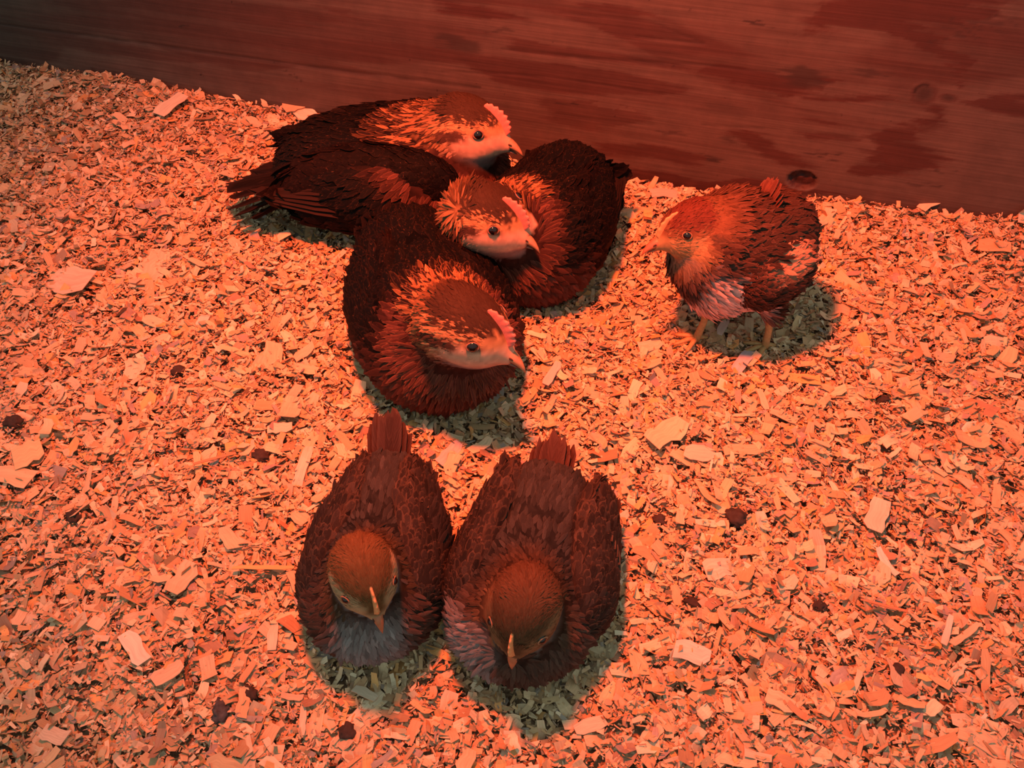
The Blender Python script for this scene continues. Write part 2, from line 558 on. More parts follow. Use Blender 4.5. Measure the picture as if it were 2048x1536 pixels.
def flakes(P, L, W, seg, rng, curl, tilt, yaw=None, color=None):
    """arrays for many bent, ragged shavings: verts, quads, colour, uv"""
    n = len(P)
    yaw = rng.uniform(0, 2 * np.pi, n) if yaw is None else yaw
    t = np.linspace(0, 1, seg + 1)
    D = np.stack([np.cos(yaw), np.sin(yaw), np.zeros(n)], -1)
    S = np.stack([-np.sin(yaw), np.cos(yaw), np.zeros(n)], -1)
    up = np.tile([0, 0, 1.0], (n, 1))
    tp, tr = rng.normal(0, tilt, n), rng.normal(0, tilt, n)
    D2 = D * np.cos(tp)[:, None] + up * np.sin(tp)[:, None]
    N1 = up * np.cos(tp)[:, None] - D * np.sin(tp)[:, None]
    S2_ = S * np.cos(tr)[:, None] + N1 * np.sin(tr)[:, None]
    N2 = N1 * np.cos(tr)[:, None] - S * np.sin(tr)[:, None]
    k = rng.normal(0, curl, n)                               # total bend angle
    k = np.where(np.abs(k) < 1e-3, 1e-3, k)
    ang = k[:, None] * (t[None, :] - 0.5)
    R = L / k
    ax = R[:, None] * np.sin(ang)
    az = R[:, None] * (np.cos(ang) - 1) * -1
    ctr = P[:, None, :] + D2[:, None, :] * ax[..., None] + N2[:, None, :] * (-az)[..., None]
    wl = W[:, None] * 0.5 * rng.uniform(0.72, 1.1, (n, seg + 1))
    wr = W[:, None] * 0.5 * rng.uniform(0.72, 1.1, (n, seg + 1))
    endf = rng.uniform(0.25, 1.0, (n, 2))
    wl[:, 0] *= endf[:, 0]; wr[:, -1] *= endf[:, 1]
    sk = rng.normal(0, 0.10, (n, seg + 1, 2)) * L[:, None, None] / seg
    left = ctr + S2_[:, None, :] * wl[..., None] + D2[:, None, :] * sk[..., 0:1]
    right = ctr - S2_[:, None, :] * wr[..., None] + D2[:, None, :] * sk[..., 1:2]
    V = np.stack([left, right], 2).reshape(n, -1, 3)
    nv = 2 * (seg + 1)
    base = (np.arange(n) * nv)[:, None, None]
    q = np.array([[2 * i, 2 * i + 1, 2 * i + 3, 2 * i + 2] for i in range(seg)])[None] + base
    if color is None:
        c = PAL[rng.choice(len(PAL), n, p=PALP)] * rng.uniform(0.8, 1.16, (n, 1))
    else:
        c = np.broadcast_to(np.asarray(color, float), (n, 3))
    ca = np.repeat(np.clip(c, 0, .85), nv, 0)
    uvt = np.stack([np.tile([0, 1.0], seg + 1), np.repeat(t, 2), np.zeros(nv)], -1)
    uv = np.tile(uvt[None], (n, 1, 1))
    uv[..., 2] = rng.random((n, 1))
    return V.reshape(-1, 3), q.reshape(-1, 4), ca, uv.reshape(-1, 3)


def join(parts):
    Vs, Qs, As, Us, o = [], [], [], [], 0
    for V, Q, A, U in parts:
        Vs.append(V); Qs.append(Q + o); As.append(A); Us.append(U)
        o += len(V)
    return np.concatenate(Vs), np.concatenate(Qs), np.concatenate(As), np.concatenate(Us)


def spots(n, rng, margin):
    """random ground points in the part of the pen that the picture (or a step beside it) shows"""
    out = []
    tot = 0
    while tot < n:
        x = rng.uniform(-0.95, 0.85, n * 2)
        y = rng.uniform(0.06, 1.25, n * 2)
        px, py, dep = project(np.stack([x, y, 0 * x], -1))
        ok = (wall_dist(x, y) > 0.004) & (px > -margin) & (px < 2048 + margin) & (py < 1536 + margin) & (dep > 0.05)
        # finer sampling near the camera, where pieces show larger
        out.append(np.stack([x, y], -1)[ok])
        tot += ok.sum()
    return np.concatenate(out)[:n]


def build_shavings():
    rng = np.random.default_rng(11)
    parts = []
    for n, lm, ls, asp, seg, curl, tilt, zl, mg in [(30000, .0080, .50, (.16, .62), 3, 1.2, .34, (0, .006), 260),
                                                    (34000, .0050, .45, (.22, .8), 2, .8, .42, (0, .006), 260),
                                                    (110000, .0028, .50, (.18, .7), 1, .2, .50, (0, .007), 200),
                                                    (4600, .0135, .30, (.14, .55), 5, 1.5, .28, (.002, .007), 320)]:
        p = spots(n, rng, mg)
        n = len(p)
        L = np.clip(lm * np.exp(rng.normal(0, ls, n)), .0012, .030)
        W = np.clip(L * rng.uniform(*asp, n), .0008, .011)
        z = hgt(p[:, 0], p[:, 1]) + rng.uniform(*zl, n)
        parts.append(flakes(np.column_stack([p, z]), L, W, seg, rng, curl, tilt))
    V, Q, A, U = join(parts)
    # nothing pokes through the sheet
    d = wall_dist(V[:, 0], V[:, 1])
    push = np.clip(0.0015 - d, 0, None)
    V = V + WN[None] * push[:, None]
    m = quads_mesh('wood_shavings', V, Q, smooth=False)
    pcol(m, 'ca', A)
    pcol(m, 'fuv', U)
    o = link('wood_shavings', m, MAT_CHIP, kind='stuff')
    tag(o, 'countless small orange-lit wood shavings strewn over the whole pen floor', 'wood shavings')


build_shavings()


def single_flake(P, L, W, yaw, rng, curl=.9, tilt=.15, color=None, seg=5, name='wood_shaving'):
    V, Q, A, U = flakes(np.zeros((1, 3)), np.array([L]), np.array([W]), seg, rng, curl, tilt, np.array([0.0]), color)
    # thickness: a second skin 0.5 mm below
    n = len(V)
    V2 = np.concatenate([V, V - [0, 0, .0005]])
    Q2 = np.concatenate([Q, Q[:, ::-1] + n])
    ring = list(range(0, n, 2)) + list(range(n - 1, 0, -2))
    rq = [[ring[i], ring[(i + 1) % len(ring)], ring[(i + 1) % len(ring)] + n, ring[i] + n] for i in range(len(ring))]
    Q2 = np.concatenate([Q2, np.array(rq)])
    m = quads_mesh(name, V2, Q2, smooth=False)
    pcol(m, 'ca', np.concatenate([A, A]))
    pcol(m, 'fuv', np.concatenate([U, U]))
    o = link(name, m, MAT_CHIP)
    o.location = P
    o.rotation_euler = (0, 0, yaw)
    return o


def flake_at(px, py, lpx, wpx, ang, color, label, rng, curl=.5, tilt=.12, lift=.008):
    """one particular shaving of the photograph, laid on the litter"""
    p = G(px, py, .004)
    z = float(hgt(p[0], p[1])) + lift
    p = G(px, py, z)
    a = math.radians(ang)
    q = G(px + 30 * math.cos(a), py - 30 * math.sin(a), z)
    yaw = math.atan2(q[1] - p[1], q[0] - p[0])
    sc = np.linalg.norm(q - p) / 30
    s2 = np.linalg.norm(G(px - 30 * math.sin(a), py - 30 * math.cos(a), z) - p) / 30
    o = single_flake(p, lpx * sc, wpx * s2, yaw, rng, curl, tilt, color)
    return tag(o, label, 'wood shaving')


def build_singles():
    rng = np.random.default_rng(23)
    pale, tan, brn = (.72, .55, .40), (.62, .43, .27), (.40, .22, .13)
    for a in [
        (268, 1295, 75, 42, -60, (.74, .58, .44), 'broad pale curled shaving in the lower left, the palest there', .9),
        (335, 1345, 70, 34, 32, (.58, .42, .27), 'flat tan shaving just right of the broad pale curl in the lower left', .2),
        (305, 538, 95, 42, 52, (.70, .46, .30), 'large smooth orange shaving left of the dark hens', .3),
        (340, 207, 62, 22, 25, (.72, .55, .38), 'stacked straight shaving leaning at the foot of the wall, left', .2),
        (585, 210, 40, 22, 15, (.60, .38, .22), 'loose shaving stuck above the litter on the wall base', .3),
        (620, 232, 62, 22, -35, (.74, .58, .42), 'pale pointed shaving against the wall behind the back hen', .5),
        (607, 925, 95, 20, 68, (.68, .50, .38), 'long narrow pinkish curl left of the front chick tail', .8),
        (900, 905, 62, 22, 45, (.50, .42, .40), 'greyish shaving between the two front chick tails', .4),
        (1755, 1030, 70, 48, 70, (.70, .50, .38), 'wide pinkish shaving right of the front chicks', .5),
        (1772, 1125, 70, 14, -52, (.74, .60, .48), 'slim pale shaving strip below the wide pinkish one', .5),
        (1440, 1135, 60, 40, 10, (.66, .48, .36), 'pinkish torn shaving below the brown clump', .6),
        (1385, 1305, 75, 40, -15, (.70, .52, .42), 'light pink shaving flake right of the front right chick', .5),
        (1335, 865, 85, 46, 30, (.68, .46, .29), 'big orange shaving below the standing chick, left', .5),
        (1400, 905, 64, 30, -8, (.68, .47, .34), 'smooth rectangular shaving beside the big orange one', .2),
        (1490, 715, 62, 24, 50, (.46, .40, .42), 'mauve-grey shaving curl in front of the standing chick foot', .9),
        (1447, 650, 44, 14, 62, (.52, .48, .42), 'small pale strip in the shadow under the standing chick', .5),
        (270, 560, 20, 14, 40, (.60, .42, .28), 'short chip beside the large smooth orange shaving', .2),
        (268, 735, 50, 34, 70, (.68, .50, .34), 'angular pale shaving in the middle of the left litter', .3),
        (405, 640, 58, 18, 65, (.68, .50, .40), 'pink narrow curl above the angular pale shaving', .8),
        (55, 905, 60, 46, 20, (.66, .45, .24), 'yellowish broad flake near the left edge', .5),
        (25, 950, 70, 40, -10, (.68, .46, .27), 'broad orange flake cut by the left edge', .4),
        (140, 560, 80, 44, -15, (.64, .46, .32), 'ribbed brownish shaving in the upper left litter', .9),
        (560, 855, 50, 18, 0, (.60, .46, .32), 'straight beige chip left of the centre hen tail shadow', .2),
        (1870, 400, 62, 18, 18, (.70, .50, .34), 'long shaving sticking up at the wall on the right', .3),
        (1330, 385, 60, 18, 5, (.60, .42, .32), 'thin shaving leaning on the wall left of the standing chick', .3),
        (1865, 1415, 34, 30, 40, (.74, .56, .36), 'small square pale chip in the lower right', .2),
        (1895, 1260, 55, 15, 75, (.70, .50, .38), 'upright narrow strip on the right, above the square chip', .6),
        (1715, 1360, 50, 15, 70, (.72, .52, .34), 'pale narrow curl in the lower right, left of the square chip', .8),
        (1930, 1270, 75, 16, 38, (.62, .42, .26), 'long tan strip in the right litter', .6),
        (605, 1440, 60, 14, 85, (.62, .46, .32), 'upright thin strip at the bottom, below the left front chick', .5),
        (545, 1270, 55, 20, 80, (.66, .48, .34), 'pale strip left of the front left chick breast', .5),
        (40, 1230, 45, 20, 65, (.66, .42, .25), 'orange strip at the left edge, lower part', .3),
        (110, 1470, 46, 36, -20, (.62, .44, .30), 'tan square flake in the bottom left corner', .4),
        (1105, 745, 50, 16, 55, (.56, .44, .40), 'mauve narrow curl just right of the centre hen breast', .8),
        (1300, 690, 46, 20, 10, (.68, .46, .32), 'smooth chip left of the standing chick feet', .3),
        (1645, 440, 50, 22, 40, (.70, .48, .32), 'shaving beside the standing chick rump at the wall', .5),
        (520, 380, 60, 20, 20, (.72, .48, .28), 'bright shaving behind the back hen tail feathers', .5),
        (730, 1385, 50, 22, -30, (.60, .44, .32), 'chip lying just below the front left chick', .4),
        (1180, 1450, 64, 30, 15, (.68, .48, .34), 'wide chip at the bottom, right of the front chicks', .4),
        (1560, 1400, 66, 34, -30, (.68, .45, .28), 'broad orange flake in the lower right, left of the curl', .4),
    ]:
        flake_at(*a[:7], rng, curl=a[7])
    # the larger loose shavings that cannot be told apart
    k = 0
    p = spots(600, rng, 10)
    birds = [(-.10, .775, .15), (.035, .665, .11), (-.06, .545, .11), (-.083, .315, .08), (.012, .31, .085), (.19, .555, .07)]
    for x, y in p:
        if k >= 255:
            break
        if any((x - bx) ** 2 + (y - by) ** 2 < r * r for bx, by, r in birds) or wall_dist(x, y) < .02:
            continue
        L = float(np.clip(.0165 * math.exp(rng.normal(0, .25)), .011, .028))
        c = PAL[rng.choice(5)] * rng.uniform(.85, 1.1)
        o = single_flake((x, y, float(hgt(x, y)) + rng.uniform(.005, .009)), L, L * rng.uniform(.22, .62), rng.uniform(0, 6.28), rng,
                         curl=.9, tilt=.2, color=np.clip(c, 0, .85), seg=4)
        tag(o, 'loose larger wood shaving among the many scattered over the bedding', 'wood shaving', 'larger loose shavings on the bedding')
        k += 1
    # straws
    for px, py, lpx, ang, lab in [(525, 1134, 125, 0, 'straight yellow straw lying left of the front left chick'),
                                  (1775, 1212, 110, -14, 'thin reddish straw lying in the right litter'),
                                  (430, 916, 90, 14, 'thin reddish straw lying in the left litter')]:
        o = flake_at(px, py, lpx, 9 if ang == 0 else 5, ang, (.62, .36, .14) if ang == 0 else (.45, .2, .1), lab, rng, curl=.05, tilt=.02, lift=.011)
        o.name = 'straw'
        o['category'] = 'straw'


build_singles()


def lumpy(rx, ry, rz, seed, sub=3):
    import bmesh
    bm = bmesh.new()
    bmesh.ops.create_icosphere(bm, subdivisions=sub, radius=1)
    for v in bm.verts:
        c = np.array(v.co)
        k = .45 + 1.05 * float(fbm(np.array([c[0] * 3.2 + seed + c[2] * 1.9]), np.array([c[1] * 3.2 + c[2] * 2.3]), 4, seed)[0])
        v.co = Vector((c[0] * rx * k, c[1] * ry * k, c[2] * rz * k))
    m = bpy.data.meshes.new('dropping')
    bm.to_mesh(m)
    bm.free()
    m.polygons.foreach_set('use_smooth', np.ones(len(m.polygons), bool))
    return m


for i, (px, py, rx, ry, ang, mt, lab) in enumerate([
        (438, 1420, 19, 20, 20, MAT_DROPG, 'grey-tipped dark dropping lump in the lower left litter'),
        (1470, 1035, 22, 17, -20, MAT_DROP, 'round brown dropping clump right of the front right chick'),
        (1318, 1040, 14, 10, 0, MAT_DROP, 'small brown clump just left of the round brown dropping'),
        (1390, 1202, 24, 8, -20, MAT_DROP, 'flat dark elongated dropping in the right litter'),
        (518, 905, 19, 12, -25, MAT_DROP, 'dark oval dropping left of the front left chick tail'),
        (147, 1032, 14, 14, 30, MAT_DROP, 'dark rounded clump in the left litter'),
        (30, 850, 16, 16, 70, MAT_DROP, 'reddish dark clump at the left edge'),
        (692, 1455, 18, 16, 0, MAT_DROP, 'dark brown clump at the bottom below the front left chick'),
        (497, 1378, 12, 16, 40, MAT_DROP, 'small black clump right of the tan flat shaving'),
        (352, 733, 14, 10, 10, MAT_DROP, 'small brown clump right of the angular pale shaving'),
        (1345, 590, 10, 7, 0, MAT_DROP, 'tiny dark clump left of the standing chick legs'),
        (1640, 1210, 14, 10, 15, MAT_DROP, 'brown clump in the right litter beside the long straw'),
        (1790, 1350, 16, 12, -30, MAT_DROP, 'rough brown clump in the lower right litter'),
        (1765, 800, 14, 8, 0, MAT_DROP, 'small dark clump below and right of the standing chick')]):
    p = G(px, py, .006)
    z = float(hgt(p[0], p[1])) + .005
    sc = 1 / (F / project(p)[2])
    m = lumpy(rx * sc, ry * sc * 1.25, min(rx, ry) * sc * .8, i + 3)
    o = link('dropping', m, mt)
    o.location = (p[0], p[1], z)
    o.rotation_euler = (0, 0, math.radians(ang))
    tag(o, lab, 'dropping')
#BIRDS
# ------------------------------------------------------------------ birds
def nrm(v):
    v = np.asarray(v, float)
    return v / (np.linalg.norm(v, axis=-1, keepdims=True) + 1e-12)


def frame(d, up=(0, 0, 1)):
    """rows: forward, left, up"""
    x = nrm(d)
    y = nrm(np.cross(up, x))
    return np.stack([x, y, np.cross(x, y)])


class Field:
    """smooth union of ellipsoids and tapered capsules"""

    def __init__(self, k):
        self.k, self.pr = k, []

    def ell(self, c, r, R=None):
        self.pr.append(('e', np.array(c, float), np.array(r, float), np.eye(3) if R is None else np.array(R)))

    def cap(self, a, b, ra, rb):
        self.pr.append(('c', np.array(a, float), np.array(b, float), ra, rb))

    def __call__(self, p):
        out = None
        for q in self.pr:
            if q[0] == 'e':
                l = (p - q[1]) @ q[3].T
                k0 = np.linalg.norm(l / q[2], axis=-1)
                k1 = np.linalg.norm(l / q[2] ** 2, axis=-1) + 1e-9
                d = k0 * (k0 - 1) / k1
            else:
                ba = q[2] - q[1]
                t = np.clip(((p - q[1]) @ ba) / (ba @ ba), 0, 1)
                d = np.linalg.norm(p - q[1] - t[..., None] * ba, axis=-1) - (q[3] + (q[4] - q[3]) * t)
            if out is None:
                out = d
            else:
                h = np.clip(0.5 + 0.5 * (out - d) / self.k, 0, 1)
                out = out * (1 - h) + d * h - self.k * h * (1 - h)
        return out

    def grad(self, p, e=4e-4):
        g = np.stack([self(p + np.eye(3)[i] * e) - self(p - np.eye(3)[i] * e) for i in range(3)], -1)
        return nrm(g)

    def project(self, p, it=4):
        for _ in range(it):
            p = p - self.grad(p) * np.clip(self(p), -.006, .006)[..., None]
        return p

    def mesh(self, lo, hi, h):
        ax = [np.arange(lo[i], hi[i] + h, h) for i in range(3)]
        X = np.stack(np.meshgrid(*ax, indexing='ij'), -1)
        ins = self(X.reshape(-1, 3)).reshape(X.shape[:3]) < 0
        c = ins[:-1, :-1, :-1].astype(int)
        tot = sum(ins[i:ins.shape[0] - 1 + i, j:ins.shape[1] - 1 + j, k:ins.shape[2] - 1 + k].astype(int) for i in (0, 1) for j in (0, 1) for k in (0, 1))
        act = (tot > 0) & (tot < 8)
        idx = -np.ones(act.shape, int)
        idx[act] = np.arange(act.sum())
        V = X[:-1, :-1, :-1][act] + h / 2
        qs = []
        for a in range(3):
            b, c = (a + 1) % 3, (a + 2) % 3
            I0 = np.moveaxis(ins, (a, b, c), (0, 1, 2))
            D = np.moveaxis(idx, (a, b, c), (0, 1, 2))
            s = I0[:-1] != I0[1:]
            s = s[:, 1:-1, 1:-1]
            i, j, k = np.nonzero(s)
            j, k = j + 1, k + 1
            q = np.stack([D[i, j - 1, k - 1], D[i, j, k - 1], D[i, j, k], D[i, j - 1, k]], -1)
            flip = ~I0[i, j, k]
            q[flip] = q[flip][:, ::-1]
            qs.append(q)
        Q = np.concatenate(qs)
        V = self.project(V, 6)
        return V, Q


# contour feather template
FV = np.array([0, .28, .55, .8, 1.0])
FW = np.array([.35, .9, 1.0, .78, .14])


def feather_arrays(P, D, N, L, W, lift, curl, ca, cb, pat, rng, rows=FV, prof=FW, camber=.25):
    n = len(P)
    S = np.cross(N, D)
    v = rows[None, :]
    r = len(rows)
    ctr = P[:, None, :] + D[:, None, :] * (L[:, None] * v)[..., None] + N[:, None, :] * ((lift * L)[:, None] * v - (curl * L)[:, None] * v * v)[..., None]
    us = np.array([-1, 0, 1.0])
    hw = 0.5 * W[:, None] * prof[None, :]
    V = ctr[:, :, None, :] + S[:, None, None, :] * (hw[..., None] * us)[..., None] - N[:, None, None, :] * (camber * hw[..., None] * us ** 2)[..., None]
    # ragged tips
    V = V + D[:, None, None, :] * (rng.normal(0, .05, (n, r, 3)) * L[:, None, None] * (v[..., None] > .5))[..., None]
    nv = r * 3
    q0 = np.array([[3 * i + j, 3 * i + j + 1, 3 * i + j + 4, 3 * i + j + 3] for i in range(r - 1) for j in range(2)])
    Q = (q0[None] + (np.arange(n) * nv)[:, None, None]).reshape(-1, 4)
    uv = np.zeros((n, r, 3, 3))
    uv[..., 0] = np.array([0, .5, 1.0])
    uv[..., 1] = rows[None, :, None]
    uv[..., 2] = rng.random((n, 1, 1))
    rep = lambda a: np.repeat(np.clip(a, 0, 1), nv, 0)
    return V.reshape(-1, 3), Q, rep(ca), rep(cb), rep(pat), uv.reshape(-1, 3)


def feather_mesh(name, arrs):
    Vs, Qs, o = [], [], 0
    rest = [[], [], [], []]
    for a in arrs:
        Vs.append(a[0]); Qs.append(a[1] + o); o += len(a[0])
        for k in range(4):
            rest[k].append(a[2 + k])
    m = quads_mesh(name, np.concatenate(Vs), np.concatenate(Qs))
    for nm, r in zip(('ca', 'cb', 'pat', 'fuv'), rest):
        pcol(m, nm, np.concatenate(r))
    return m


def long_feather(name, parent, root, d, n, L, W, ca, cb, pat, rng, lift=.0, curl=.06, point=.25):
    rows = np.linspace(0, 1, 9)
    prof = np.interp(rows, [0, .12, .5, .85, .96, 1], [.12, .55, 1, .85, .5, point])
    d = nrm(d)
    n = nrm(n - np.dot(n, d) * d)
    a = feather_arrays(np.zeros((1, 3)), d[None], n[None], np.array([L]), np.array([W]), np.array([lift]), np.array([curl]),
                       np.array([ca]), np.array([cb]), np.array([pat]), rng, rows, prof, .35)
    o = link(name, feather_mesh(name, [a]), MAT_F, parent)
    o.location = root
    return o


def loft(name, pts, rw, rh, R, mat, parent, n=14, close=True):
    """tube with elliptic rings; rings lie across the path, R rows forward/left/up"""
    V = []
    pts = np.asarray(pts, float)
    for i, p in enumerate(pts):
        a = pts[max(0, i - 1)]
        b = pts[min(len(pts) - 1, i + 1)]
        t = nrm(b - a)
        y = R[1]
        z = nrm(np.cross(t, y))
        th = np.linspace(0, 2 * np.pi, n, endpoint=False)
        V.append(p + np.outer(np.cos(th) * rw[i], y) + np.outer(np.sin(th) * rh[i], z))
    V = np.concatenate(V)
    q = []
    for i in range(len(pts) - 1):
        for j in range(n):
            q.append([i * n + j, i * n + (j + 1) % n, (i + 1) * n + (j + 1) % n, (i + 1) * n + j])
    flat = [x for f in q for x in f] + list(range(n))[::-1] + [(len(pts) - 1) * n + j for j in range(n)]
    m = mesh_from(name, V, flat, [4] * len(q) + [n, n])
    return link(name, m, mat, parent)


def eye_parts(parent, fld, p0, re, lidmat):
    s = fld.project(p0[None])[0]
    n = fld.grad(s[None])[0]
    import bmesh
    bm = bmesh.new()
    bmesh.ops.create_uvsphere(bm, u_segments=20, v_segments=12, radius=re)
    m = bpy.data.meshes.new('eye')
    bm.to_mesh(m)
    bm.free()
    m.polygons.foreach_set('use_smooth', np.ones(len(m.polygons), bool))
    e = link('eye', m, MAT_EYE, parent)
    e.location = s - n * re * 0.22
    # eyelid: almond-shaped rim round the ball
    f = frame(n)
    A, B = 24, 8
    V, q = [], []
    for i in range(A):
        a = 2 * np.pi * i / A
        rad = f[1] * np.cos(a) * 1.10 + f[2] * np.sin(a) * (0.82)
        c = rad * re * .92 + n * re * 0.42
        for j in range(B):
            b = 2 * np.pi * j / B
            V.append(c + (nrm(rad) * np.cos(b) + n * np.sin(b)) * re * 0.16)
            q.append([i * B + j, ((i + 1) % A) * B + j, ((i + 1) % A) * B + (j + 1) % B, i * B + (j + 1) % B])
    lid = link('eyelid', quads_mesh('eyelid', np.array(V), np.array(q)), lidmat, e)
    return e, s, n


def comb_part(parent, fld, hc, R, hr, h, th, mat, x0=1.25, x1=.1, teeth=6):
    """fin of the comb from above the beak up the forehead"""
    n = teeth * 4 + 1
    t = np.linspace(0, 1, n)
    rows = []
    for i, tt in enumerate(t):
        x = x0 + (x1 - x0) * tt
        p0 = hc + R[0] * x * hr + R[2] * hr * (0.30 + 0.9 * tt)
        s = fld.project(p0[None], 8)[0]
        g = fld.grad(s[None])[0]
        g = nrm(g - R[1] * np.dot(g, R[1]))
        env = (0.25 + 1.0 * np.sin(np.pi * min(1, .12 + tt * .8)) ** 1.0)
        saw = 0.72 + 0.28 * (0.5 + 0.5 * math.cos(2 * math.pi * tt * teeth))
        hh = h * env * saw * (1 if 0 < i < n - 1 else .2)
        w = th * (1.25 - .6 * tt)
        for k, ww in ((-.35, 1.3), (.35, 1.0), (.75, .75), (1.0, .35)):
            rows.append(s + g * hh * k + R[1] * w * ww)
            rows.append(s + g * hh * k - R[1] * w * ww)
    q = []
    for i in range(n - 1):
        a, b = i * 8, (i + 1) * 8
        for k in (0, 2, 4):
            q.append([a + k, b + k, b + k + 2, a + k + 2])
            q.append([a + k + 1, a + k + 3, b + k + 3, b + k + 1])
        q.append([a + 6, b + 6, b + 7, a + 7])
    for a in (0, (n - 1) * 8):
        for k in (0, 2, 4):
            q.append([a + k, a + k + 2, a + k + 3, a + k + 1])
    return link('comb', quads_mesh('comb', np.array(rows), np.array(q)), mat, parent)


def mixv(a, b, t):
    return np.asarray(a)[None] * (1 - t[:, None]) + np.asarray(b)[None] * t[:, None] if np.ndim(a) == 1 else a * (1 - t[:, None]) + np.asarray(b) * t[:, None]


